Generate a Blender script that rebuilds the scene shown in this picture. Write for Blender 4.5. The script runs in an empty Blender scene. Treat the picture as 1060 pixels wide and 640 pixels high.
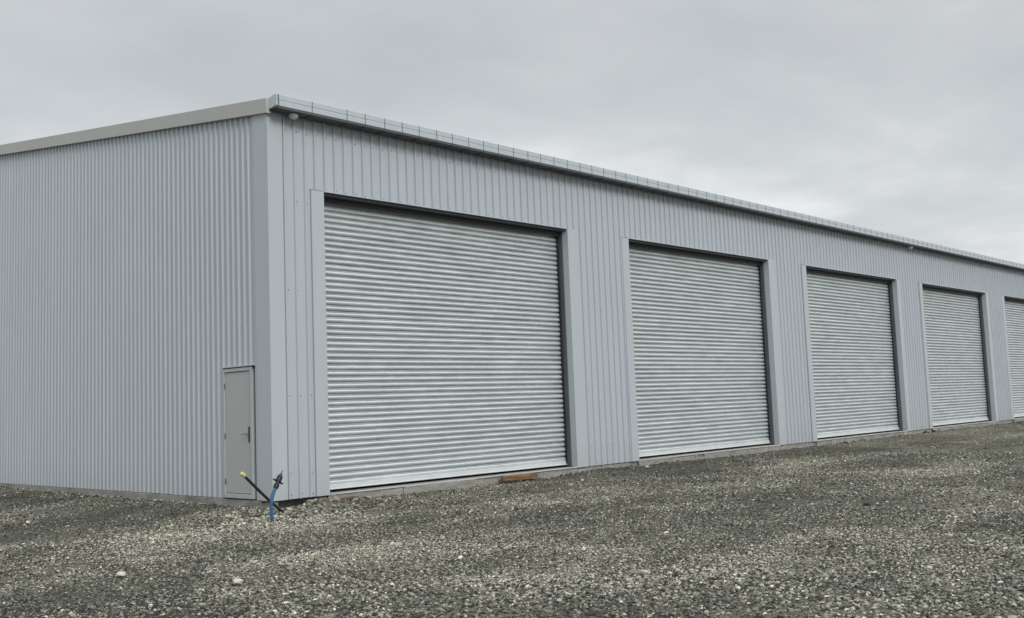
import bpy, bmesh, math, random
import numpy as np
from mathutils import Vector, Matrix, noise
R = math.radians
random.seed(7); rng = np.random.default_rng(7)
scene = bpy.context.scene
COL = scene.collection

# ------------------------------------------------------------------ dimensions (metres)
X0, W, S, H = 1.075, 6.212, 8.328, 4.977      # first door opening, its width, the bay spacing, door head
NB = 6                                         # bays
L = X0 + NB * S - .55                          # building length
DEP, RIDGE = 26.0, 13.0
ZW, SL = 6.108, .141                           # side wall height at the corner, roof slope
GY = -.27                                      # gutter front

def roofz(y): return ZW + SL * (y if y <= RIDGE else 2 * RIDGE - y)

# ------------------------------------------------------------------ node helpers
def mat(name):
    m = bpy.data.materials.new(name); m.use_nodes = True
    nt = m.node_tree; nt.nodes.clear()
    o = nt.nodes.new('ShaderNodeOutputMaterial'); b = nt.nodes.new('ShaderNodeBsdfPrincipled')
    nt.links.new(b.outputs[0], o.inputs[0])
    return m, nt, b
def N(nt, t, **kw):
    n = nt.nodes.new(t)
    for k, v in kw.items():
        if k in n.inputs: n.inputs[k].default_value = v
        else: setattr(n, k, v)
    return n
def ramp(nt, src, stops):
    r = nt.nodes.new('ShaderNodeValToRGB')
    e = r.color_ramp.elements
    while len(e) < len(stops): e.new(.5)
    for i, (p, c) in enumerate(stops):
        e[i].position = p; e[i].color = (*c, 1) if len(c) == 3 else c
    nt.links.new(src, r.inputs[0]); return r.outputs[0]
def mapped(nt, scale, coord='Object'):
    tc = nt.nodes.new('ShaderNodeTexCoord'); mp = nt.nodes.new('ShaderNodeMapping')
    mp.inputs['Scale'].default_value = scale
    nt.links.new(tc.outputs[coord], mp.inputs[0]); return mp.outputs[0]
def mixc(nt, f, a, b, mode='MIX'):
    m = nt.nodes.new('ShaderNodeMix'); m.data_type = 'RGBA'; m.blend_type = mode
    if isinstance(f, float): m.inputs[0].default_value = f
    else: nt.links.new(f, m.inputs[0])
    for i, s in ((6, a), (7, b)):
        if isinstance(s, tuple): m.inputs[i].default_value = (*s, 1)
        else: nt.links.new(s, m.inputs[i])
    return m.outputs[2]

def simple(name, col, rough=.5, metal=0., var=.06, scale=(3, 3, 3), bump=0., bscale=40, spec=.5):
    m, nt, b = mat(name)
    n = N(nt, 'ShaderNodeTexNoise', Scale=1.0, Detail=5.0); nt.links.new(mapped(nt, scale), n.inputs['Vector'])
    c = ramp(nt, n.outputs[0], [(.25, tuple(x * (1 - var) for x in col)), (.75, tuple(min(1, x * (1 + var)) for x in col))])
    nt.links.new(c, b.inputs['Base Color'])
    b.inputs['Roughness'].default_value = rough; b.inputs['Metallic'].default_value = metal
    b.inputs['Specular IOR Level'].default_value = spec
    if bump:
        n2 = N(nt, 'ShaderNodeTexNoise', Scale=float(bscale), Detail=4.0); nt.links.new(mapped(nt, (1, 1, 1)), n2.inputs['Vector'])
        bp = N(nt, 'ShaderNodeBump', Strength=1.0, Distance=bump); nt.links.new(n2.outputs[0], bp.inputs['Height'])
        nt.links.new(bp.outputs[0], b.inputs['Normal'])
    return m

def painted_metal(name, col, rough=.42, dust=.05, spec=.5):
    """coil-coated sheet: faint sheet-to-sheet variation, run marks, dust, slight oil canning"""
    m, nt, b = mat(name)
    st = N(nt, 'ShaderNodeTexNoise', Scale=1.0, Detail=6.0, Roughness=.6); nt.links.new(mapped(nt, (7, 7, .35)), st.inputs['Vector'])
    bl = N(nt, 'ShaderNodeTexNoise', Scale=.6, Detail=3.0); nt.links.new(mapped(nt, (1, 1, .6)), bl.inputs['Vector'])
    c = ramp(nt, st.outputs[0], [(.3, tuple(x * (1 - dust) for x in col)), (.7, tuple(x * (1 + dust * .6) for x in col))])
    c2 = mixc(nt, ramp(nt, bl.outputs[0], [(.35, (0, 0, 0)), (.7, (.28, .28, .28))]), c, tuple(x * k for x, k in zip(col, (1.06, 1.04, .97))))
    # dust splashed from the gravel along the foot of the sheets
    tc = nt.nodes.new('ShaderNodeTexCoord'); sx = nt.nodes.new('ShaderNodeSeparateXYZ'); nt.links.new(tc.outputs['Object'], sx.inputs[0])
    mr = N(nt, 'ShaderNodeMapRange'); mr.inputs[1].default_value = 0; mr.inputs[2].default_value = .55; mr.inputs[3].default_value = .35; mr.inputs[4].default_value = 0
    nt.links.new(sx.outputs[2], mr.inputs[0])
    dn = N(nt, 'ShaderNodeTexNoise', Scale=9.0, Detail=6.0); nt.links.new(mapped(nt, (1, 1, 1)), dn.inputs['Vector'])
    mu = N(nt, 'ShaderNodeMath', operation='MULTIPLY'); nt.links.new(mr.outputs[0], mu.inputs[0]); nt.links.new(dn.outputs[0], mu.inputs[1])
    c3 = mixc(nt, mu.outputs[0], c2, (.33, .32, .28))
    nt.links.new(c3, b.inputs['Base Color'])
    b.inputs['Roughness'].default_value = rough; b.inputs['Specular IOR Level'].default_value = spec
    w = N(nt, 'ShaderNodeTexNoise', Scale=1.0, Detail=2.0); nt.links.new(mapped(nt, (2.2, 2.2, .8)), w.inputs['Vector'])
    bp = N(nt, 'ShaderNodeBump', Strength=1.0, Distance=.006); nt.links.new(w.outputs[0], bp.inputs['Height'])
    nt.links.new(bp.outputs[0], b.inputs['Normal'])
    return m

M = {}
M['clad'] = painted_metal('cladding_paint', (.425, .468, .512))
M['flash'] = painted_metal('flashing_paint', (.425, .472, .505), rough=.5, dust=.03)
M['barge'] = painted_metal('barge_paint', (.42, .43, .405), rough=.55, dust=.03)
M['gutter'] = painted_metal('gutter_paint', (.45, .495, .535), rough=.35, dust=.05)
M['strap'] = simple('strap_metal', (.15, .165, .18), .5, .3)
M['guide'] = simple('guide_steel', (.10, .115, .125), .5, .3, .12)
M['shade_stone_black'] = simple('shade_stone_black', (.012, .013, .014), .7)  # near-black for the shaded guide gaps, also the black stone
M['soffit_shade'] = simple('soffit_shade_grey', (.085, .09, .098), .6, 0, .1)  # dark grey puts the eave shade into the colour
M['dark'] = simple('dark_gap', (.012, .012, .012), .9)
M['lintel_shade'] = simple('lintel_shade_steel', (.045, .05, .055), .6, .2)  # near-black holds the shade under door heads; also used for gutter seams
M['pdoor'] = simple('personnel_door_paint', (.39, .412, .408), .5, 0, .03, (1, 1, .4))
M['frame'] = simple('door_frame_paint', (.40, .435, .45), .5, 0, .03)
M['steel'] = simple('brushed_steel', (.45, .45, .43), .32, .9)
M['blackmetal'] = simple('dark_plate', (.03, .03, .03), .4, .4)
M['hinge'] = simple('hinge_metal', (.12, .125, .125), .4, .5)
M['screw'] = simple('screw_head', (.13, .14, .15), .5, .3)
M['black_pipe'] = simple('black_polythene', (.012, .012, .013), .4)
M['blue_pipe'] = simple('blue_polythene', (.035, .10, .20), .42, 0, .35, (6, 6, 25))
M['navy'] = simple('navy_fitting', (.010, .012, .028), .4)
M['brass'] = simple('grey_tap', (.10, .11, .12), .35, .6)
M['yellow'] = simple('yellow_cap', (.56, .50, .18), .5, 0, .25, (30, 30, 30))
M['brick'] = simple('red_brick', (.13, .075, .062), .9, 0, .25, (20, 20, 20), .004, 60)
M['lampwhite'] = simple('lamp_housing', (.62, .63, .62), .4)
M['rock'] = simple('pale_rock', (.27, .255, .20), .9, 0, .28, (14, 14, 14), .006, 35)
M['flatstone'] = simple('flat_pale_stone', (.60, .59, .52), .85, 0, .15, (14, 14, 14), .004, 50)

# galvanised steel of the roller curtains
def galv():
    m, nt, b = mat('galvanised_slats')
    n = N(nt, 'ShaderNodeTexNoise', Scale=1.0, Detail=8.0, Roughness=.7); nt.links.new(mapped(nt, (1.8, 1.8, 9)), n.inputs['Vector'])
    v = N(nt, 'ShaderNodeTexVoronoi', Scale=45.0); nt.links.new(mapped(nt, (1, 1, 1)), v.inputs['Vector'])
    c = ramp(nt, n.outputs[0], [(.28, (.60, .645, .66)), (.72, (.82, .865, .88))])
    sp = N(nt, 'ShaderNodeSeparateColor'); nt.links.new(v.outputs['Color'], sp.inputs[0])
    c2 = mixc(nt, .15, c, ramp(nt, sp.outputs[0], [(0, (.48, .52, .53)), (1, (.84, .885, .90))]))
    oi = N(nt, 'ShaderNodeObjectInfo')
    nt.links.new(c2, b.inputs['Base Color'])
    b.inputs['Metallic'].default_value = .6
    r = N(nt, 'ShaderNodeMapRange'); r.inputs[3].default_value = .38; r.inputs[4].default_value = .56
    nt.links.new(n.outputs[0], r.inputs[0]); nt.links.new(r.outputs[0], b.inputs['Roughness'])
    w = N(nt, 'ShaderNodeTexNoise', Scale=1.0, Detail=3.0); nt.links.new(mapped(nt, (5, 1, 26)), w.inputs['Vector'])
    bp = N(nt, 'ShaderNodeBump', Strength=1.0, Distance=.004); nt.links.new(w.outputs[0], bp.inputs['Height'])
    nt.links.new(bp.outputs[0], b.inputs['Normal'])
    return m
M['galv'] = galv()
M['rail'] = simple('bottom_rail_aluminium', (.74, .77, .78), .45, .4, .08, (3, 3, 10))

def concrete():
    m, nt, b = mat('concrete')
    n = N(nt, 'ShaderNodeTexNoise', Scale=1.0, Detail=9.0, Roughness=.68); nt.links.new(mapped(nt, (2.2, 2.2, 9)), n.inputs['Vector'])
    f = N(nt, 'ShaderNodeTexNoise', Scale=38.0, Detail=5.0); nt.links.new(mapped(nt, (1, 1, 1)), f.inputs['Vector'])
    c = ramp(nt, n.outputs[0], [(.3, (.15, .147, .13)), (.5, (.29, .285, .262)), (.72, (.42, .412, .38))])
    c2 = mixc(nt, ramp(nt, f.outputs[0], [(.4, (0, 0, 0)), (.75, (.5, .5, .5))]), c, (.12, .12, .11))
    nt.links.new(c2, b.inputs['Base Color']); b.inputs['Roughness'].default_value = .9
    bp = N(nt, 'ShaderNodeBump', Strength=1.0, Distance=.012); nt.links.new(f.outputs[0], bp.inputs['Height'])
    nt.links.new(bp.outputs[0], b.inputs['Normal']); return m
M['concrete'] = concrete()

def timber():
    m, nt, b = mat('weathered_timber')
    n = N(nt, 'ShaderNodeTexNoise', Scale=1.0, Detail=7.0, Roughness=.65, Distortion=.6); nt.links.new(mapped(nt, (2.5, 40, 40)), n.inputs['Vector'])
    nt.links.new(ramp(nt, n.outputs[0], [(.3, (.06, .035, .018)), (.5, (.19, .11, .052)), (.72, (.32, .215, .12))]), b.inputs['Base Color'])
    b.inputs['Roughness'].default_value = .8
    bp = N(nt, 'ShaderNodeBump', Strength=1.0, Distance=.004); nt.links.new(n.outputs[0], bp.inputs['Height'])
    nt.links.new(bp.outputs[0], b.inputs['Normal']); return m
M['timber'] = timber()
M['sill'] = simple('sill_metal', (.55, .545, .52), .6, .2, .15, (2, 2, 2))
M['oldtimber'] = simple('old_board', (.12, .075, .05), .85, 0, .3, (3, 30, 30))

# ------------------------------------------------------------------ mesh helpers
class MB:
    def __init__(s): s.v = []; s.f = []; s.m = []; s.mi = 0; s.idx = {}
    def vert(s, p, share=False):
        if share:
            k = tuple(round(c, 5) for c in p)
            if k in s.idx: return s.idx[k]
            s.idx[k] = len(s.v)
        s.v.append(tuple(p)); return len(s.v) - 1
    def face(s, pts, share=False):
        s.f.append([s.vert(p, share) for p in pts]); s.m.append(s.mi)
    def box(s, x0, x1, y0, y1, z0, z1):
        b = len(s.v)
        s.v += [(x0,y0,z0),(x1,y0,z0),(x1,y1,z0),(x0,y1,z0),(x0,y0,z1),(x1,y0,z1),(x1,y1,z1),(x0,y1,z1)]
        for q in ((0,3,2,1),(4,5,6,7),(0,1,5,4),(1,2,6,5),(2,3,7,6),(3,0,4,7)):
            s.f.append([b + i for i in q]); s.m.append(s.mi)
    def tube(s, pts, rad, n=14, cap=True):
        pts = [Vector(p) for p in pts]
        if not isinstance(rad, (list, tuple)): rad = [rad] * len(pts)
        rings = []
        up = Vector((0, 1, .01)).normalized()
        for i, p in enumerate(pts):
            t = (pts[min(i+1, len(pts)-1)] - pts[max(i-1, 0)]).normalized()
            a = t.cross(up).normalized(); c = t.cross(a)
            b = len(s.v)
            s.v += [tuple(p + (a * math.cos(2*math.pi*k/n) + c * math.sin(2*math.pi*k/n)) * rad[i]) for k in range(n)]
            rings.append(b)
        for i in range(len(rings) - 1):
            for k in range(n):
                k2 = (k + 1) % n
                s.f.append([rings[i]+k, rings[i]+k2, rings[i+1]+k2, rings[i+1]+k]); s.m.append(s.mi)
        if cap:
            s.f.append([rings[0]+k for k in range(n)]); s.m.append(s.mi)
            s.f.append([rings[-1]+k for k in reversed(range(n))]); s.m.append(s.mi)
    def build(s, name, mats, parent=None, bevel=0, smooth=False, fixn=True):
        me = bpy.data.meshes.new(name); me.from_pydata(s.v, [], s.f)
        if not isinstance(mats, (list, tuple)): mats = [mats]
        for m in mats: me.materials.append(m)
        me.polygons.foreach_set('material_index', s.m)
        if fixn:
            bm = bmesh.new(); bm.from_mesh(me); bmesh.ops.recalc_face_normals(bm, faces=bm.faces); bm.to_mesh(me); bm.free()
        me.shade_flat()
        if smooth:
            me.shade_smooth()
            me.set_sharp_from_angle(angle=R(35))
        me.update()
        o = bpy.data.objects.new(name, me); COL.objects.link(o)
        if parent:
            o.parent = parent
            o.matrix_parent_inverse = parent.matrix_basis.inverted()
            p = parent.parent
            if p: o.matrix_parent_inverse = (p.matrix_basis @ parent.matrix_parent_inverse @ parent.matrix_basis).inverted() if False else o.matrix_parent_inverse
        if bevel:
            bv = o.modifiers.new('bevel', 'BEVEL'); bv.width = bevel; bv.segments = 2; bv.limit_method = 'ANGLE'
        return o
def empty(name, loc=(0, 0, 0), parent=None):
    o = bpy.data.objects.new(name, None); COL.objects.link(o); o.location = loc
    if parent: o.parent = parent
    return o
def tag(o, label=None, cat=None, group=None, kind=None):
    for k, v in (('label', label), ('category', cat), ('group', group), ('kind', kind)):
        if v: o[k] = v
    return o

# ------------------------------------------------------------------ the shed
shed = tag(empty('storage_shed'), 'long grey corrugated steel storage shed with galvanised roller doors', 'shed')

def profile(a0, a1, pitch, breaks, foot=.056, crest=.030, rise=.022):
    """(coordinate, depth) of a ribbed sheet: flat pans, narrow trapezoidal ribs; depth 0 = crest, rise = pan"""
    pts = [(a0, rise)]
    k = 0; a = a0 + pitch * .5
    while a < a1 - foot:
        lap = (k % 5 == 0)
        f, c = foot * .5, crest * .5
        top = -.0015 if lap else 0.
        pts += [(a - f, rise), (a - c, top), (a + c, top), (a + f, rise)]
        # two shallow swages stiffening the pan
        if a + pitch < a1:
            q = a + pitch * .5
            pts += [(q - .008, rise), (q, rise - .0025), (q + .008, rise)]
        a += pitch; k += 1
    pts.append((a1, rise))
    xs = [p[0] for p in pts]; ds = [p[1] for p in pts]
    for b in breaks:
        if a0 < b < a1 and min(abs(b - x) for x in xs) > 1e-4:
            d = float(np.interp(b, xs, ds)); i = int(np.searchsorted(xs, b)); xs.insert(i, b); ds.insert(i, d)
    return list(zip(xs, ds))

def screw(mb, p, axis, r=.0065, h=.007):
    n = 6; p = Vector(p)
    a, b = (Vector((1, 0, 0)), Vector((0, 0, 1))) if axis == 'y' else (Vector((0, 1, 0)), Vector((0, 0, 1)))
    out = Vector((0, -1, 0)) if axis == 'y' else Vector((-1, 0, 0))
    ring = lambda rr, hh: [p + (a * math.cos(math.pi*k/3) + b * math.sin(math.pi*k/3)) * rr + out * hh for k in range(n)]
    r0, r1, r2 = ring(r * 1.5, 0), ring(r * 1.35, h * .3), ring(r, h)
    for A, B in ((r0, r1), (r1, r2)):
        for k in range(n): mb.face([A[k], A[(k+1)%n], B[(k+1)%n], B[k]])
    mb.face(r2)

# front wall
edges = []
for i in range(NB): edges += [X0 + i*S, X0 + i*S + W]
PO = .003
prof = profile(.02, L, .2, edges, .050, .028, .031)
mb = MB()
for (xa, da), (xb, db) in zip(prof[:-1], prof[1:]):
    xm = (xa + xb) / 2
    indoor = any(X0 + i*S < xm < X0 + i*S + W for i in range(NB))
    z0 = H if indoor else 0.0
    mb.face([(xa, da+PO, z0), (xb, db+PO, z0), (xb, db+PO, 6.26), (xa, da+PO, 6.26)], True)
mb.mi = 1
x = .12; k = 0
while x < L - .1:
    for z in (5.90, 5.02, 3.30, 1.62, .40, .06):
        if any(X0 + i*S - .3 < x < X0 + i*S + W + .35 for i in range(NB)) and z < 5: continue
        if z == 5.02 and not any(X0 + i*S - .1 < x < X0 + i*S + W + .1 for i in range(NB)): z = 4.74
        if x < .3 and z > 1: continue
        xx = x + .1 + rng.uniform(-.012, .012) - .06
        screw(mb, (xx, .022 + PO, z + rng.uniform(-.012, .012)), 'y')
    x += .2; k += 1
mb.build('front_wall', [M['clad'], M['screw']], shed)

# side wall with the personnel door opening
PY0, PY1, PZ = .485, 1.42, 2.12
prof = profile(.02, DEP, .165, [PY0, PY1, RIDGE], .062, .026, .030)
mb = MB()
for (ya, da), (yb, db) in zip(prof[:-1], prof[1:]):
    ym = (ya + yb) / 2
    z0 = PZ if PY0 < ym < PY1 else 0.0
    mb.face([(da+PO, ya, z0), (db+PO, yb, z0), (db+PO, yb, roofz(yb)+.12), (da+PO, ya, roofz(ya)+.12)], True)
mb.build('side_wall', [M['clad']], shed)

# rear and far walls, roof (out of sight from the yard's front)
mb = MB(); pr = profile(.02, L, .4, [])
for (xa, da), (xb, db) in zip(pr[:-1], pr[1:]):
    mb.face([(xb, DEP - db, 0), (xa, DEP - da, 0), (xa, DEP - da, roofz(DEP)+.1), (xb, DEP - db, roofz(DEP)+.1)], True)
mb.build('rear_wall', M['clad'], shed)
mb = MB(); mb.face([(L, .03, 0), (L, DEP, 0), (L, DEP, roofz(DEP)+.1), (L, RIDGE, roofz(RIDGE)+.1), (L, .03, roofz(0)+.1)])
mb.build('end_wall', M['clad'], shed)
mb = MB(); pr = profile(.02, L, .4, [])
for (xa, da), (xb, db) in zip(pr[:-1], pr[1:]):
    for ya, yb in ((-.06, RIDGE), (RIDGE, DEP + .1)):
        mb.face([(xa, ya, roofz(ya)+.2-da), (xb, ya, roofz(ya)+.2-db), (xb, yb, roofz(yb)+.2-db), (xa, yb, roofz(yb)+.2-da)], True)
mb.build('roof', M['flash'], shed)

# barge boards along the gable end, with a lap joint
mb = MB()
def barge(y0, y1, ox):
    xo, xi = -.045 - ox, .05
    zb = lambda y: roofz(y); zt = lambda y: roofz(y) + .236
    A = [(xo, y0, zb(y0)), (xi, y0, zb(y0)), (xi, y0, zt(y0)), (xo, y0, zt(y0))]
    B = [(xo, y1, zb(y1)), (xi, y1, zb(y1)), (xi, y1, zt(y1)), (xo, y1, zt(y1))]
    mb.face(A); mb.face(B[::-1])
    for k in range(4): mb.face([A[k], A[(k+1)%4], B[(k+1)%4], B[k]])
barge(-.06, 3.62, .003); barge(3.60, 9.9, 0); barge(9.88, RIDGE, .003); barge(RIDGE, 20, 0); barge(20, DEP + .1, .003)
mb.build('barge_board', M['barge'], shed, bevel=.004)

# corner flashings: one folded piece, with small returns against the ribs
mb = MB()
mb.face([(0, 0, 0), (.278, 0, 0), (.278, 0, 6.17), (0, 0, 6.17)], True)
mb.face([(0, 0, 0), (0, 0, 6.17), (0, .40, roofz(.4)), (0, .40, 0)], True)
mb.face([(.278, 0, 0), (.284, .022, 0), (.284, .022, 6.17), (.278, 0, 6.17)], True)
mb.face([(0, .40, 0), (0, .40, roofz(.4)), (.022, .406, roofz(.4)), (.022, .406, 0)], True)
mb.build('corner_flashing', M['flash'], shed)

# gutter on the eave
def gutter():
    mb = MB(); x0, x1 = .0, L
    pf = [(-.03, 6.165), (GY + .01, 6.178), (GY, 6.186), (GY, 6.262), (GY + .006, 6.268), (GY + .006, 6.276), (GY, 6.282), (GY, 6.364), (GY + .012, 6.374),
          (GY + .025, 6.368), (GY + .014, 6.355), (GY + .014, 6.20), (-.045, 6.20), (-.045, 6.34), (-.03, 6.34)]
    n = len(pf)
    segs = np.linspace(x0, x1, 12)
    for a, b in zip(segs[:-1], segs[1:]):
        for k in range(n):
            p, q = pf[k], pf[(k+1) % n]
            mb.face([(a, p[0], p[1]), (b, p[0], p[1]), (b, q[0], q[1]), (a, q[0], q[1])], True)
    for x, sgn in ((x0 - .002, -1), (x1 + .002, 1)):
        mb.face([(x, -.03, 6.16), (x, GY - .003, 6.181), (x, GY - .003, 6.372), (x, -.03, 6.335)])
    return mb.build('gutter', M['gutter'], shed)
gut = gutter()
sx = [.05, .70, 1.38]
while len(sx) < 97: sx.append(1.38 + .405 * (len(sx) - 2))
sx = [s for s in sx if s < L - .05]
for k, x in enumerate(sx):
    mb = MB(); w = .011 if k > 0 else .022; x += random.uniform(-.02, .02)
    mb.box(x - w/2, x + w/2, GY - .005, GY + .012, 6.182, 6.366)
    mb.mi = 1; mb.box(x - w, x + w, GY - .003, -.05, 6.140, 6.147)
    mb.build('gutter_strap', [M['strap'], M['lintel_shade']], gut)
mb = MB(); mb.box(.0, L, -.035, .03, 6.145, 6.163)
mb.build('soffit_angle', M['strap'], shed)
mb = MB(); mb.box(.004, L - .004, GY + .012, -.036, 6.148, 6.176); mb.build('soffit_shade', M['soffit_shade'], shed)  # dark board added to carry the shade under the gutter

# roller doors
def make_door(i):
    a = X0 + i*S; b = a + W
    mb = MB(); y = .30
    z = .142; xs = np.linspace(a + .0, b, 25); wav = lambda x, q: .0075 * noise.noise(Vector((x * .9, i * 9., q * 1.7))) + .0016 * noise.noise(Vector((x * 2.5, i * 5., q * 21.)))
    r = random.Random(i + 3)
    pz = []
    while z < H + .25:
        amp = .0185 + r.uniform(-.0015, .0015); dy = r.uniform(-.003, .003)
        for t, d in ((0, -.060), (.005, .006), (.05, .017), (.12, .0225), (.22, .0265), (.34, .0275), (.44, .0245), (.52, .018), (.57, .009), (.60, -.003), (.64, -.003), (.67, .011), (.72, .0145), (.765, .009), (.78, -.060), (.88, -.062), (.985, -.060)):
            pz.append((z + t * .1, y - d * amp / .0185 + dy + .006))
        z += .1
    for j in range(len(pz) - 1):
        for xa, xb in zip(xs[:-1], xs[1:]):
            mb.face([(xa, pz[j][1] + wav(xa, pz[j][0]), pz[j][0]), (xb, pz[j][1] + wav(xb, pz[j][0]), pz[j][0]), (xb, pz[j+1][1] + wav(xb, pz[j+1][0]), pz[j+1][0]), (xa, pz[j+1][1] + wav(xa, pz[j+1][0]), pz[j+1][0])], True)
    d = mb.build('roller_door', M['galv'], shed, smooth=True)
    mb = MB(); mb.box(a + .03, b - .03, y - .035, y + .02, .058, .143)
    mb.box(a + .03, b - .03, y - .045, y - .034, .058, .078)
    mb.build('bottom_rail', M['rail'], d, bevel=.004)
    for s, xa in ((1, a), (-1, b)):
        mb = MB()
        x1 = xa + s * .018; x2 = xa - s * .06
        mb.box(min(x1, x2), max(x1, x2), .155, .262, .02, H - .002)
        mb.build('guide_rail', M['guide'], d, bevel=.003)
        mb = MB(); x1 = xa + s * .06; x2 = xa - s * .02
        mb.box(min(x1, x2), max(x1, x2), .262, .272, .02, H - .01)
        mb.build('guide_gap_shade', M['shade_stone_black'], d)  # black strip stands for the shaded gap between guide and curtain
    mb = MB(); mb.box(a, b, .045, .25, H - .045, H + .01)                 # head channel, near-black to carry the shade under the head
    mb.build('lintel_shade', M['lintel_shade'], shed)
    mb = MB(); mb.box(a + .02, b - .02, .20, .262, H - .135, H - .047)    # dark strip added for the shade above the curtain
    mb.box(a + .02, b - .02, .19, .20, H - .105, H - .085)
    mb.build('head_shade', M['lintel_shade'], d)
    # jamb flashings wrap from the wall face into the opening
    for (f0, f1, jx, s) in ((a - .25, a, a, 1), (b, b + .30, b, -1)):
        mb = MB(); z0, z1 = (0.0, H)
        mb.face([(f0, 0, z0), (f1, 0, z0), (f1, 0, z1), (f0, 0, z1)], True)
        jj = jx
        mb.face([(jj, 0, z0), (jj, .16, z0), (jj, .16, z1), (jj, 0, z1)], True)
        o = f0 if s == 1 else f1
        mb.face([(o, 0, z0), (o - s*.004, .022, z0), (o - s*.004, .022, z1), (o, 0, z1)], True)
        mb.face([(f0, 0, z1), (f1, 0, z1), (f1, .024, z1), (f0, .024, z1)], True)
        mb.build('jamb_flashing', M['flash'], shed)
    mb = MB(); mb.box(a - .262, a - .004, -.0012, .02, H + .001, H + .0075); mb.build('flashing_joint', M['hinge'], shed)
    mb = MB(); mb.box(a + .001, b - .001, .002, .05, H - .004, H + .012)
    mb.build('head_flashing', M['clad'], shed)
    mb = MB(); mb.box(a + .01, b + .02 * (i < NB - 1), -.018, .034, .001, .0185)
    mb.build('sill_angle', M['sill'], shed, bevel=.003)
for i in range(NB): make_door(i)

# foundation: a slab with a rough cast edge
def slab():
    mb = MB()
    # body under the walls, held back beneath the cladding
    mb.box(.9, L - .02, .055, DEP - .05, -.7, -.012)
    mb.box(.03, .9, .32, DEP - .05, -.7, -.012)
    mb.box(.045, .13, .045, .33, -.7, -.014)
    r = random.Random(5)
    mb.box(.012, .05, .34, 3.2, -.5, -.008); mb.box(.005, .05, 3.2, 6.9, -.5, -.01); mb.box(.015, .05, 6.9, DEP, -.5, -.006)
    for i in range(NB):
        a = X0 + i*S; b = a + W
        mb.box(a, b, .03, .62, -.3, .014)                     # threshold, top of the slab under the door
        cuts = [a - .02]
        while cuts[-1] < b + .25:
            cuts.append(cuts[-1] + r.uniform(.5, 2.2))
        cuts[-1] = b + .25 if i < NB - 1 else b
        for u, v in zip(cuts[:-1], cuts[1:]):
            if i == 1 and u < 11.75 < v:                        # broken-out hole in the second threshold
                mb.box(u, 11.72, -.012, .03, -.3, .012); mb.box(12.0, max(v, 12.1), -.004, .03, -.3, .010)
                mb.box(11.72, 12.0, -.004, .03, -.3, -.075)
            else:
                y0 = r.uniform(-.02, .012)
                mb.box(u, min(v, b), y0, .03, -.3, .010 + r.uniform(-.003, .002))
                if v > b: mb.box(max(u, b), v, y0 - .02, .03, -.3, -.035)
    return mb.build('foundation', M['concrete'], shed, bevel=.010)
slab()

# personnel door in the side wall (faces -x)
pd = MB()
pd.box(.012, .05, .602, 1.365, .092, 2.035)
pd = pd.build('side_door', M['pdoor'], shed, bevel=.003)
pd['label'] = 'flat warm grey personnel door'
mb = MB()
mb.box(-.006, .08, .535, .595, 0.012, 2.10); mb.box(-.006, .08, 1.372, 1.418, 0.012, 2.10)
mb.box(-.004, .08, .595, 1.372, 2.045, 2.10); mb.box(-.010, .08, .595, 1.372, 0.012, .082)
mb.build('door_frame', M['frame'], pd, bevel=.003)
mb = MB(); mb.box(.09, .10, PY0 - .02, PY1 + .02, 0, PZ + .02); mb.build('door_recess', M['dark'], pd)
mb = MB(); mb.box(-.016, .03, PY0 - .045, PY1 + .01, PZ - .004, PZ + .018); mb.build('drip_flashing', M['flash'], pd)
mb = MB(); mb.box(.000, .012, .638, .668, .90, 1.15); h = mb.build('handle', M['blackmetal'], pd, bevel=.003)
mb = MB(); mb.tube([(.01, .655, 1.03), (-.05, .655, 1.03)], .011); mb.tube([(-.05, .648, 1.035), (-.052, .72, 1.037), (-.045, .81, 1.03)], [.014, .013, .010])
mb.build('lever', M['steel'], h, smooth=True)
for z in (.27, 1.0, 1.82):
    mb = MB(); mb.tube([(.0, 1.37, z - .045), (.0, 1.37, z + .045)], .008, 10); mb.build('hinge', M['hinge'], pd, smooth=True)

# dome security lights fixed under the gutter
def lamp(x, k=1.0):
    mb = MB(); c = Vector((x, -.115, 6.165))
    mb.tube([c, c + Vector((0, 0, -.02*k))], .06*k, 20)
    mb.tube([c + Vector((0, 0, -.018*k)), c + Vector((.0, -.004, -.05*k))], [.028*k, .034*k], 16)
    o = mb.build('security_light', M['lampwhite'], shed, smooth=True)
    mb = MB(); n = 24; prev = None
    pts = []; rad = []
    for j in range(9):
        t = j / 8 * math.pi * .5
        pts.append(c + Vector((-.01*math.sin(t), -.012*math.sin(t), -.04*k - .062*k*math.sin(t)))); rad.append(max(.004, .078*k*math.cos(t)))
    mb.tube(pts, rad, n)
    mb.build('lamp_shade', M['lampwhite'], o, smooth=True)
lamp(.43); lamp(25.0, 1.1)

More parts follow.
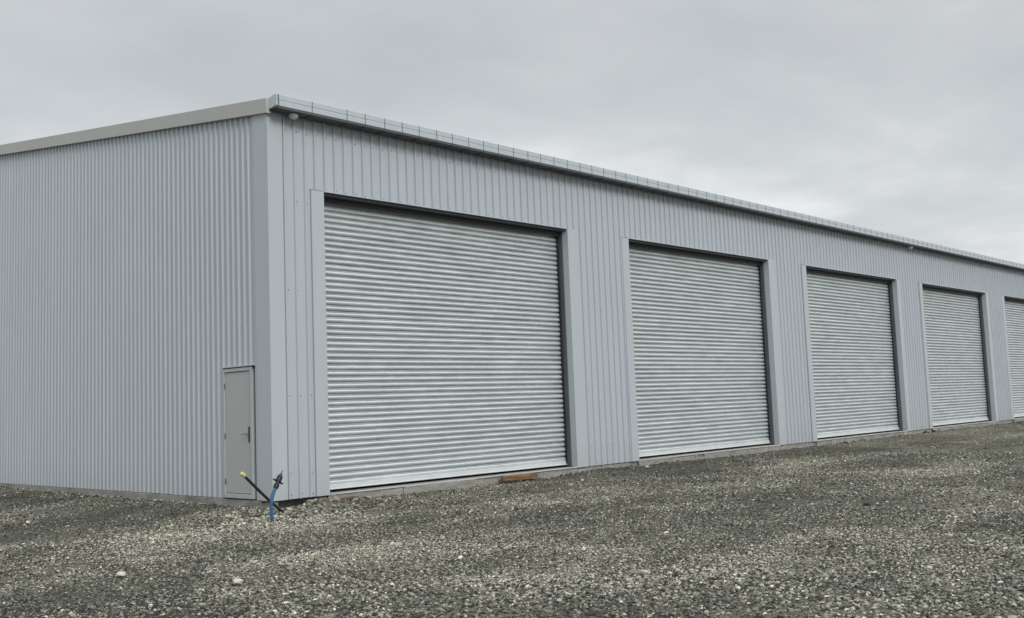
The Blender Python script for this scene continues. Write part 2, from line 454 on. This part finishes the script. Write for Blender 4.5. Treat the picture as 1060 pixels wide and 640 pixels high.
# ------------------------------------------------------------------ the ground
def fbm(x, y, s, o=4):
    return noise.fractal(Vector((x * s, y * s, 3.7)), 1.0, 2.0, o)
def ss(a, b, t):
    t = min(1, max(0, (t - a) / (b - a))); return t * t * (3 - 2 * t)
def gz(x, y):
    d = max(-x, -y) if (x < 0 or y < 0) else 0
    if x < 0 and y < 0: d = math.hypot(x, y)
    z = -.115 - .075 * ss(.1, 1.8, d) - .03 * ss(3, 9, d)
    if x > 20: z += -.0 * (x - 20)
    near = 1 if (x * x + y * y) < 90 ** 2 else 0
    if near:
        z += .022 * fbm(x, y, .8) + .03 * fbm(x, y * 1.6, .17, 3)
        # ground scooped out under the front corner, loose heap in front of it
        z -= .09 * math.exp(-(((x - .40) / .36) ** 2 + ((y - .05) / .20) ** 2))
        z += .085 * math.exp(-(((x - .70) / .55) ** 2 + ((y + .28) / .22) ** 2)) + .05 * math.exp(-(((x + .25) / .35) ** 2 + ((y + .35) / .3) ** 2))
    if x > 60: z -= .004 * min(x - 60, 400)
    if x > -.0 and y > .3: z = min(z, -.2)
    return z
def tint(x, y):
    """how pale and dusty the gravel is, 0..1"""
    t = .40 + .55 * fbm(x, y * 1.9, .33, 4) + .25 * fbm(x + 9, y, 1.3, 3)
    t += .50 * math.exp(-(((x + .3) / 2.4) ** 2 + ((y + 1.0) / 1.3) ** 2))          # pale heap at the corner
    t -= .30 * math.exp(-(((x + .6) / .9) ** 2)) * (1 if y > 2 else 0) * ss(2, 4, y)
    # strips compacted by wheels, running past the doors
    for c, a in ((-2.1, .12), (-4.0, -.14), (-5.7, .10), (-7.6, -.10)):
        q = y - c + .03 * x - .4 * fbm(x, 0, .12, 2)
        t += a * math.exp(-(q / .35) ** 2)
    t += .12 * ss(8, 22, x) * ss(-9, -2, y) 
    # darker tone towards the viewpoint, and a dark patch left of the corner
    t -= .17 * ss(-10.4, -7.2, -((x + 8.8) * .725 + (y + 13.57) * .688)) + .10 * ss(3, 1, math.hypot((x + 5.5) / 2.2, y / 1.2))
    t += .13 * math.exp(-((x - 3) / 9) ** 2 - ((y + 4.6) / 2.0) ** 2)
    return min(1, max(0, t))
def axis(lo, hi, step, far, n=16):
    c = np.arange(lo, hi + 1e-6, step)
    g = np.geomspace(step, far, n).cumsum(); g = g / g[-1] * far
    return np.concatenate([lo - g[::-1], c, hi + g])
xs = axis(-14, 46, .22, 2500); ys = axis(-18, 14, .22, 2500)
vs = [(x, y, gz(x, y)) for x in xs for y in ys]
nx, ny = len(xs), len(ys)
fs = [(i*ny + j, (i+1)*ny + j, (i+1)*ny + j + 1, i*ny + j + 1) for i in range(nx - 1) for j in range(ny - 1)]
me = bpy.data.meshes.new('ground'); me.from_pydata([tuple(map(float, v)) for v in vs], [], fs)
at = me.attributes.new('tint', 'FLOAT', 'POINT'); at.data.foreach_set('value', [tint(v[0], v[1]) if abs(v[0]) < 120 and abs(v[1]) < 120 else .45 for v in vs])
me.shade_smooth()
ground = bpy.data.objects.new('ground', me); COL.objects.link(ground); tag(ground, kind='structure')

PAL_D, PAL_M, PAL_L = (.040, .040, .034), (.175, .170, .136), (.38, .366, .285)
def ground_mat():
    m, nt, b = mat('gravel_bed')
    at = N(nt, 'ShaderNodeAttribute', attribute_name='tint')
    co = mapped(nt, (1, 1, 1))
    v1 = N(nt, 'ShaderNodeTexVoronoi', Scale=52.0); nt.links.new(co, v1.inputs['Vector'])
    v2 = N(nt, 'ShaderNodeTexVoronoi', Scale=120.0); nt.links.new(co, v2.inputs['Vector'])
    fine = N(nt, 'ShaderNodeTexNoise', Scale=160.0, Detail=3.0); nt.links.new(co, fine.inputs['Vector'])
    s1 = N(nt, 'ShaderNodeSeparateColor'); nt.links.new(v1.outputs['Color'], s1.inputs[0])
    s2 = N(nt, 'ShaderNodeSeparateColor'); nt.links.new(v2.outputs['Color'], s2.inputs[0])
    a = N(nt, 'ShaderNodeMath', operation='ADD'); nt.links.new(s1.outputs[0], a.inputs[0]); nt.links.new(s2.outputs[0], a.inputs[1])
    h = N(nt, 'ShaderNodeMath', operation='MULTIPLY'); h.inputs[1].default_value = .46; nt.links.new(a.outputs[0], h.inputs[0])
    t = N(nt, 'ShaderNodeMath', operation='MULTIPLY_ADD'); t.inputs[1].default_value = .45; nt.links.new(at.outputs['Fac'], t.inputs[0]); nt.links.new(h.outputs[0], t.inputs[2])
    c = ramp(nt, t.outputs[0], [(.22, PAL_D), (.58, PAL_M), (1.0, PAL_L)])
    c = mixc(nt, ramp(nt, fine.outputs[0], [(.35, (.35, .35, .35)), (.6, (0, 0, 0))]), c, (.03, .03, .027))
    nt.links.new(c, b.inputs['Base Color']); b.inputs['Roughness'].default_value = .95; b.inputs['Specular IOR Level'].default_value = .2
    i1 = N(nt, 'ShaderNodeMath', operation='MULTIPLY_ADD'); i1.inputs[1].default_value = -1.0; nt.links.new(v1.outputs['Distance'], i1.inputs[0])
    i2 = N(nt, 'ShaderNodeMath', operation='MULTIPLY'); i2.inputs[1].default_value = -.45; nt.links.new(v2.outputs['Distance'], i2.inputs[0]); nt.links.new(i2.outputs[0], i1.inputs[2])
    bp = N(nt, 'ShaderNodeBump', Strength=1.0, Distance=.03); nt.links.new(i1.outputs[0], bp.inputs['Height'])
    nt.links.new(bp.outputs[0], b.inputs['Normal']); return m
me.materials.append(ground_mat())

def stone_mat():
    m, nt, b = mat('crushed_stone')
    at = N(nt, 'ShaderNodeAttribute', attribute_name='stone_tone', attribute_type='INSTANCER')
    n = N(nt, 'ShaderNodeTexNoise', Scale=3.0, Detail=5.0); nt.links.new(mapped(nt, (1, 1, 1)), n.inputs['Vector'])
    ad = N(nt, 'ShaderNodeMath', operation='MULTIPLY_ADD'); ad.inputs[1].default_value = .22; nt.links.new(n.outputs[0], ad.inputs[0]); nt.links.new(at.outputs['Fac'], ad.inputs[2])
    c = ramp(nt, ad.outputs[0], [(.08, (.024, .024, .021)), (.36, (.143, .140, .114)), (.66, (.315, .307, .248)), (1.0, (.66, .64, .53))])
    nt.links.new(c, b.inputs['Base Color']); b.inputs['Roughness'].default_value = .85; b.inputs['Specular IOR Level'].default_value = .3
    return m
SM = stone_mat()

def rock_mesh(name, seed, flat=.62, sub=2, amp=.34, m=SM, r=1.0):
    bm = bmesh.new(); bmesh.ops.create_icosphere(bm, subdivisions=sub, radius=1.0)
    rr = random.Random(seed)
    planes = [(Vector((rr.gauss(0,1), rr.gauss(0,1), rr.gauss(0,1))).normalized(), rr.uniform(.55, .9)) for _ in range(9)]
    sx, sy = rr.uniform(.75, 1.2), rr.uniform(.6, 1.0)
    for v in bm.verts:
        p = v.co.copy()
        for nrm, d in planes:                       # chop facets like crushed rock
            q = p.dot(nrm)
            if q > d: p -= nrm * (q - d) * .95
        p += p.normalized() * noise.noise(p * 1.6 + Vector((seed, 0, 0))) * amp * .5
        v.co = Vector((p.x * sx, p.y * sy, p.z * flat)) * r
    me = bpy.data.meshes.new(name); bm.to_mesh(me); bm.free(); me.materials.append(m); return me

# loose stones: one scattered mass of gravel, denser near the camera's side of the yard
stones_col = bpy.data.collections.new('stone_shapes')
for k in range(8):
    stones_col.objects.link(bpy.data.objects.new('stone_shape', rock_mesh('stone', 11 + k, rng.uniform(.35, .65), 1, .45)))

fwd = Vector((math.sin(R(46.485)), math.cos(R(46.485))))
pts = []; tone = []; size = []
def field(n, rmin, rmax, half, smin, smax, gam):
    r = np.sqrt(rng.uniform(rmin**2, rmax**2, n)); th = R(46.485) + rng.uniform(-half, half, n)
    X = -8.794 + r * np.sin(th); Y = -13.574 + r * np.cos(th); u = rng.uniform(0, 1, n) ** gam
    sz = smin + (smax - smin) * u
    g = rng.uniform(0, 1, (n, 2))
    for x, y, s, q in zip(X, Y, sz, g):
        x = float(x); y = float(y)
        if x > -.02 and y > -.03 and x < L + 1: continue
        t = tint(x, y)
        # patchy cover: some ground is compacted fines
        if q[0] > .55 + .6 * t + .5 * fbm(x, y, .55, 2): continue
        s = float(s) * (1 + .7 * math.exp(-(((x + .2) / 1.8) ** 2 + ((y + .6) / .8) ** 2)))
        pts.append((x, y, gz(x, y) + s * .12)); size.append(s)
        tone.append(min(1, max(0, .03 + .42 * t + (q[1] - .5) * .95 + (.25 if q[1] > .975 else 0))))
field(60000, 6.0, 9.5, R(36), .007, .026, 1.5)
field(170000, 9.0, 14.5, R(36), .007, .021, 1.7)
field(190000, 14.0, 27, R(36), .009, .026, 1.9)
field(60000, 27, 52, R(34), .012, .034, 2.4)
field(2600, 6.0, 32, R(36), .026, .050, 2.5)
for _ in range(900):                           # crumbs and clods piled against the foot of the walls
    if rng.uniform() < .62: x, y = float(rng.uniform(0, 44)), float(-.02 - abs(rng.normal(0, .07)))
    else: x, y = float(-.03 - abs(rng.normal(0, .07))), float(rng.uniform(.2, 12))
    s = float(rng.uniform(.015, .05)) * (.6 + .8 * max(0, fbm(x, y, .9, 2) + .3)); pts.append((x, y, gz(x, y) + s * .3)); size.append(s); tone.append(float(rng.uniform(.0, .6)))
me = bpy.data.meshes.new('gravel'); me.from_pydata(pts, [], [])
a = me.attributes.new('stone_tone', 'FLOAT', 'POINT'); a.data.foreach_set('value', tone)
a = me.attributes.new('stone_size', 'FLOAT', 'POINT'); a.data.foreach_set('value', size)
rot = np.column_stack([rng.normal(0, .35, len(pts)), rng.normal(0, .35, len(pts)), rng.uniform(0, 6.28, len(pts))]).astype(np.float32)
a = me.attributes.new('stone_turn', 'FLOAT_VECTOR', 'POINT'); a.data.foreach_set('vector', rot.ravel())
gravel = bpy.data.objects.new('gravel', me); COL.objects.link(gravel); tag(gravel, 'loose grey crushed stone spread over the yard', 'gravel', kind='stuff')
ng = bpy.data.node_groups.new('scatter', 'GeometryNodeTree')
ng.interface.new_socket('Geometry', in_out='INPUT', socket_type='NodeSocketGeometry')
ng.interface.new_socket('Geometry', in_out='OUTPUT', socket_type='NodeSocketGeometry')
gi = ng.nodes.new('NodeGroupInput'); go = ng.nodes.new('NodeGroupOutput')
ci = ng.nodes.new('GeometryNodeCollectionInfo'); ci.inputs[0].default_value = stones_col; ci.inputs[1].default_value = True; ci.inputs[2].default_value = True
iop = ng.nodes.new('GeometryNodeInstanceOnPoints'); iop.inputs['Pick Instance'].default_value = True
ri = ng.nodes.new('FunctionNodeRandomValue'); ri.data_type = 'INT'; ri.inputs[4].default_value = 0; ri.inputs[5].default_value = 7
def named(t, nm):
    n = ng.nodes.new('GeometryNodeInputNamedAttribute'); n.data_type = t; n.inputs[0].default_value = nm; return n.outputs[0]
ng.links.new(gi.outputs[0], iop.inputs['Points']); ng.links.new(ci.outputs[0], iop.inputs['Instance'])
ng.links.new(ri.outputs[2], iop.inputs['Instance Index'])
ng.links.new(named('FLOAT', 'stone_size'), iop.inputs['Scale']); ng.links.new(named('FLOAT_VECTOR', 'stone_turn'), iop.inputs['Rotation'])
ng.links.new(iop.outputs[0], go.inputs[0])
md = gravel.modifiers.new('scatter', 'NODES'); md.node_group = ng

# ------------------------------------------------------------------ loose things on the ground
def thing_mesh(name, me, loc, rot=(0, 0, 0), sc=(1, 1, 1)):
    o = bpy.data.objects.new(name, me); COL.objects.link(o); o.location = loc; o.rotation_euler = rot; o.scale = sc; return o
rocks = [rock_mesh('rock', 50 + k, .7, 3, .4, M['rock']) for k in range(4)]
spots = [(.45, -.33, .085), (.62, -.22, .07), (.95, -.27, .10), (1.02, -.12, .06), (.20, -.52, .06), (-.25, -.75, .07), (1.35, -.30, .06),
         (-.55, -.35, .055), (.70, -.60, .065), (-.15, -.30, .06), (-1.0, .35, .06), (.02, -.95, .05)]
for k, (x, y, s) in enumerate(spots):
    o = thing_mesh('rock', rocks[k % 4], (x, y, gz(x, y) + s * .25), (rng.uniform(-.3, .3), rng.uniform(-.3, .3), rng.uniform(0, 6)), (s, s * .9, s * .8))
    tag(o, 'pale buff rock lying in the rubble near the front corner of the shed', 'rock', 'pale rocks heaped at the front corner of the shed')
fl = rock_mesh('flat_stone', 81, .32, 3, .3, M['flatstone'])
for (x, y, s, lab) in ((-3.79, -5.26, .085, 'bright flat stone on the gravel below the blue pipe, nearer the camera'),
                       (-4.22, -3.87, .075, 'pale round stone in the gravel at the far left'),
                       (8.83, -.62, .075, 'pale stone beside the wall between the first and second roller doors')):
    tag(thing_mesh('flat_stone', fl, (x, y, gz(x, y) + .034), (.05, .05, rng.uniform(0, 6)), (s, s, s)), lab, 'stone')
for (x, y, s, lab) in ((4.63, -7.36, .045, 'small black lump on open gravel in front of the third door'),):
    tag(thing_mesh('dark_stone', rock_mesh('dark_stone', 90, .6, 2, .3, M['shade_stone_black']), (x, y, gz(x, y) + .02), (0, 0, 1), (s*1.3, s, s)), lab, 'stone')

# timber block against the slab
t = MB(); tp = []
for k in range(13):
    x = -.50 + k / 12
    q = lambda c: .013 * noise.noise(Vector((x * 3.1, c, 2.2)))
    w0 = .045 if k else .035
    tp.append([(x + q(9) * (k in (0, 12)), -w0 + q(1), -.045 + q(2)), (x + q(7) * 1.5 * (k in (0, 12)), w0 + q(3), -.045 + q(4)), (x, w0 + q(5), .05 + q(6)), (x - q(8) * 2 * (k in (0, 12)), -w0 + q(7), .045 + q(8) * 1.5)])
for A, B in zip(tp[:-1], tp[1:]):
    for k in range(4): t.face([A[k], A[(k+1)%4], B[(k+1)%4], B[k]], True)
t.face(tp[0], True); t.face(tp[-1][::-1], True)
blk = t.build('timber_block', M['timber'], bevel=.006)
blk.location = (5.42, -.105, -.045); blk.rotation_euler = (R(6), R(.8), R(2.5))
tag(blk, 'brown timber block lying against the slab below the first roller door', 'timber')
t = MB(); t.box(-.33, .33, -.05, .05, -.012, .012)
bd = t.build('timber_offcut', M['oldtimber'], bevel=.002)
bd.location = (1.18, -.13, gz(1.18, -.13) + .03); bd.rotation_euler = (R(4), R(-2), R(5))
tag(bd, 'thin dark timber offcut poking from the rubble at the left foot of the first door', 'timber')
for k, (x, s) in enumerate(((25.15, .07), (25.85, .055))):
    t = MB(); t.box(-s*1.3, s*1.3, -s*.6, s*.6, -s*.45, s*.45)
    b_ = t.build('brick_fragment', M['brick'], bevel=.012)
    b_.location = (x, -.09, gz(x, -.09) + .045); b_.rotation_euler = (.1, .15, .3 + k)
    tag(b_, ('larger' if k == 0 else 'smaller') + ' red brick piece at the slab foot by the fourth roller door', 'brick')

# water pipe stub: blue pipe with a dark fitting
def curve(p, n=12):
    p = [Vector(q) for q in p]; out = []
    for i in range(len(p) - 1):
        a, b = p[max(i-1, 0)], p[i]; c, d = p[i+1], p[min(i+2, len(p)-1)]
        for k in range(n):
            t = k / n
            out.append(.5 * ((2*b) + (c - a)*t + (2*a - 5*b + 4*c - d)*t*t + (3*b - a - 3*c + d)*t**3))
    out.append(p[-1]); return out
bp_ = empty('water_pipe', (-.72, -1.1, -.19)); tag(bp_, 'blue water pipe standing in the gravel near the shed corner, topped by a dark fitting', 'pipe')
def local(pts, o): return [Vector(p) - o.location for p in pts]
mb = MB(); mb.tube(local(curve([(-.718, -1.1, -.32), (-.722, -1.1, -.185), (-.738, -1.1, 0), (-.722, -1.1, .16), (-.66, -1.1, .305)]), bp_), .025, 18)
o = mb.build('blue_pipe', M['blue_pipe'], None, smooth=True); o.parent = bp_
mb = MB()
A, B = Vector((-.668, -1.1, .285)), Vector((-.572, -1.1, .47)); ax = (B - A)
cp = lambda t: A + ax * t
mb.tube([cp(t) - bp_.location for t in (0, .04, .3, .32, .46, .48, .54, .56, .85, .9, 1.0)], [.030, .038, .040, .030, .030, .036, .036, .042, .042, .03, .026], 18)
o = mb.build('pipe_fitting', M['navy'], None, smooth=True); o.parent = bp_
mb = MB(); nrm = ax.normalized(); side = Vector((nrm.z, 0, -nrm.x)); c0 = cp(.5) - bp_.location
mb.tube([c0 - side*.085 + Vector((0,0,.0)), c0 - side*.02, c0 + side*.02, c0 + side*.085], [.012, .017, .017, .012], 12)
w2 = mb.build('wing_lever', M['navy'], None, smooth=True); w2.parent = bp_
mb = MB(); mb.tube([cp(t) - bp_.location for t in (.98, 1.1, 1.12, 1.34)], [.018, .016, .011, .006], 12)
o = mb.build('nozzle', M['brass'], None, smooth=True); o.parent = bp_
kp = empty('conduit_pipe', (-.20, -.6, -.17)); tag(kp, 'thin black pipe leaning out of the ground by the corner, with a yellow capped end', 'pipe')
e1 = Vector((-.875, -.6, .482)); e0 = Vector((-.19, -.6, -.14)); e00 = Vector((-.05, -.6, -.27))
mb = MB(); mb.tube(local(curve([e00, e0, (-.52, -.6, .145), e1]), kp), .021, 16)
o = mb.build('black_pipe', M['black_pipe'], None, smooth=True); o.parent = kp
d = (e1 - e0).normalized()
mb = MB(); mb.tube([e1 - d*.035 - kp.location, e1 - d*.03 - kp.location, e1 + d*.03 - kp.location, e1 + d*.04 - kp.location], [.024, .030, .031, .024], 16)
o = mb.build('yellow_cap', M['yellow'], None, smooth=True); o.parent = kp

# ------------------------------------------------------------------ camera (solved from the photograph)
def add_camera():
    cd = bpy.data.cameras.new('camera'); c = bpy.data.objects.new('camera', cd); COL.objects.link(c)
    yaw, pitch, roll = R(46.485), R(5.432), R(-2.196)
    fw = Vector((math.sin(yaw)*math.cos(pitch), math.cos(yaw)*math.cos(pitch), math.sin(pitch)))
    r = Vector((math.cos(yaw), -math.sin(yaw), 0)); u = r.cross(fw)
    r2 = r*math.cos(roll) + u*math.sin(roll); u2 = -r*math.sin(roll) + u*math.cos(roll)
    m = Matrix((( r2.x, u2.x, -fw.x, -8.794), (r2.y, u2.y, -fw.y, -13.574), (r2.z, u2.z, -fw.z, 1.331), (0, 0, 0, 1)))
    c.matrix_world = m
    cd.sensor_width = 36; cd.lens = 36 * 1045.697 / 1060; cd.clip_end = 6000; cd.clip_start = .05
    scene.camera = c
add_camera()

# ------------------------------------------------------------------ light: overcast
SUN_DIR = Vector((-.23, -.88, .62)).normalized()      # towards the sun
sd = bpy.data.lights.new('sun', 'SUN'); sd.energy = 1.60; sd.angle = R(22); sd.color = (1.0, .975, .94)
so = bpy.data.objects.new('sun', sd); COL.objects.link(so); so.rotation_euler = SUN_DIR.to_track_quat('Z', 'Y').to_euler()
so.location = (0, -20, 30)
w = bpy.data.worlds.new('World'); scene.world = w; w.use_nodes = True
nt = w.node_tree; nt.nodes.clear()
out = nt.nodes.new('ShaderNodeOutputWorld')
sky = nt.nodes.new('ShaderNodeTexSky'); sky.sky_type = 'NISHITA'; sky.sun_disc = False
sky.sun_elevation = math.asin(SUN_DIR.z); sky.sun_rotation = math.atan2(SUN_DIR.x, SUN_DIR.y)
sky.dust_density = 3
b1 = N(nt, 'ShaderNodeBackground', Strength=.1); nt.links.new(sky.outputs[0], b1.inputs[0])
tc = nt.nodes.new('ShaderNodeTexCoord')
sep = nt.nodes.new('ShaderNodeSeparateXYZ'); nt.links.new(tc.outputs['Generated'], sep.inputs[0])
# project the direction on a flat cloud deck so the cloud flattens towards the horizon
zz = N(nt, 'ShaderNodeMath', operation='MAXIMUM'); zz.inputs[1].default_value = .0; nt.links.new(sep.outputs[2], zz.inputs[0])
za = N(nt, 'ShaderNodeMath', operation='ADD'); za.inputs[1].default_value = .16; nt.links.new(zz.outputs[0], za.inputs[0])
dx = N(nt, 'ShaderNodeMath', operation='DIVIDE'); nt.links.new(sep.outputs[0], dx.inputs[0]); nt.links.new(za.outputs[0], dx.inputs[1])
dy = N(nt, 'ShaderNodeMath', operation='DIVIDE'); nt.links.new(sep.outputs[1], dy.inputs[0]); nt.links.new(za.outputs[0], dy.inputs[1])
cb = nt.nodes.new('ShaderNodeCombineXYZ'); nt.links.new(dx.outputs[0], cb.inputs[0]); nt.links.new(dy.outputs[0], cb.inputs[1])
n1 = N(nt, 'ShaderNodeTexNoise', Scale=.95, Detail=5.0, Roughness=.5, Distortion=.25); nt.links.new(cb.outputs[0], n1.inputs['Vector'])
n2 = N(nt, 'ShaderNodeTexNoise', Scale=3.2, Detail=7.0, Roughness=.55, Distortion=.4); nt.links.new(cb.outputs[0], n2.inputs['Vector'])
mm = N(nt, 'ShaderNodeMath', operation='MULTIPLY_ADD'); mm.inputs[1].default_value = .27; nt.links.new(n2.outputs[0], mm.inputs[0]); nt.links.new(n1.outputs[0], mm.inputs[2])
cc = ramp(nt, mm.outputs[0], [(.46, (.52, .545, .565)), (.63, (.60, .625, .642)), (.80, (.77, .79, .80))])
# an overcast deck is brighter overhead
mr = N(nt, 'ShaderNodeMapRange', interpolation_type='SMOOTHSTEP'); mr.inputs[1].default_value = .36; mr.inputs[2].default_value = .9; mr.inputs[3].default_value = 1.0; mr.inputs[4].default_value = 2.0
nt.links.new(sep.outputs[2], mr.inputs[0])
hz = N(nt, 'ShaderNodeMapRange', interpolation_type='SMOOTHSTEP'); hz.inputs[1].default_value = .16; hz.inputs[2].default_value = .34; hz.inputs[3].default_value = 1.07; hz.inputs[4].default_value = .97
nt.links.new(sep.outputs[2], hz.inputs[0])
hm = N(nt, 'ShaderNodeMath', operation='MULTIPLY'); nt.links.new(mr.outputs[0], hm.inputs[0]); nt.links.new(hz.outputs[0], hm.inputs[1])
b2 = nt.nodes.new('ShaderNodeBackground'); nt.links.new(cc, b2.inputs[0]); nt.links.new(hm.outputs[0], b2.inputs[1])
mx = N(nt, 'ShaderNodeMixShader'); mx.inputs[0].default_value = .94
nt.links.new(b1.outputs[0], mx.inputs[1]); nt.links.new(b2.outputs[0], mx.inputs[2]); nt.links.new(mx.outputs[0], out.inputs[0])

vs_ = scene.view_settings; scene.display_settings.display_device = 'sRGB'
vs_.view_transform = 'Standard'; vs_.look = 'None'; vs_.exposure = .08; vs_.gamma = 1; vs_.use_curve_mapping = False
scene.cycles.max_bounces = 6; scene.cycles.use_denoising = True
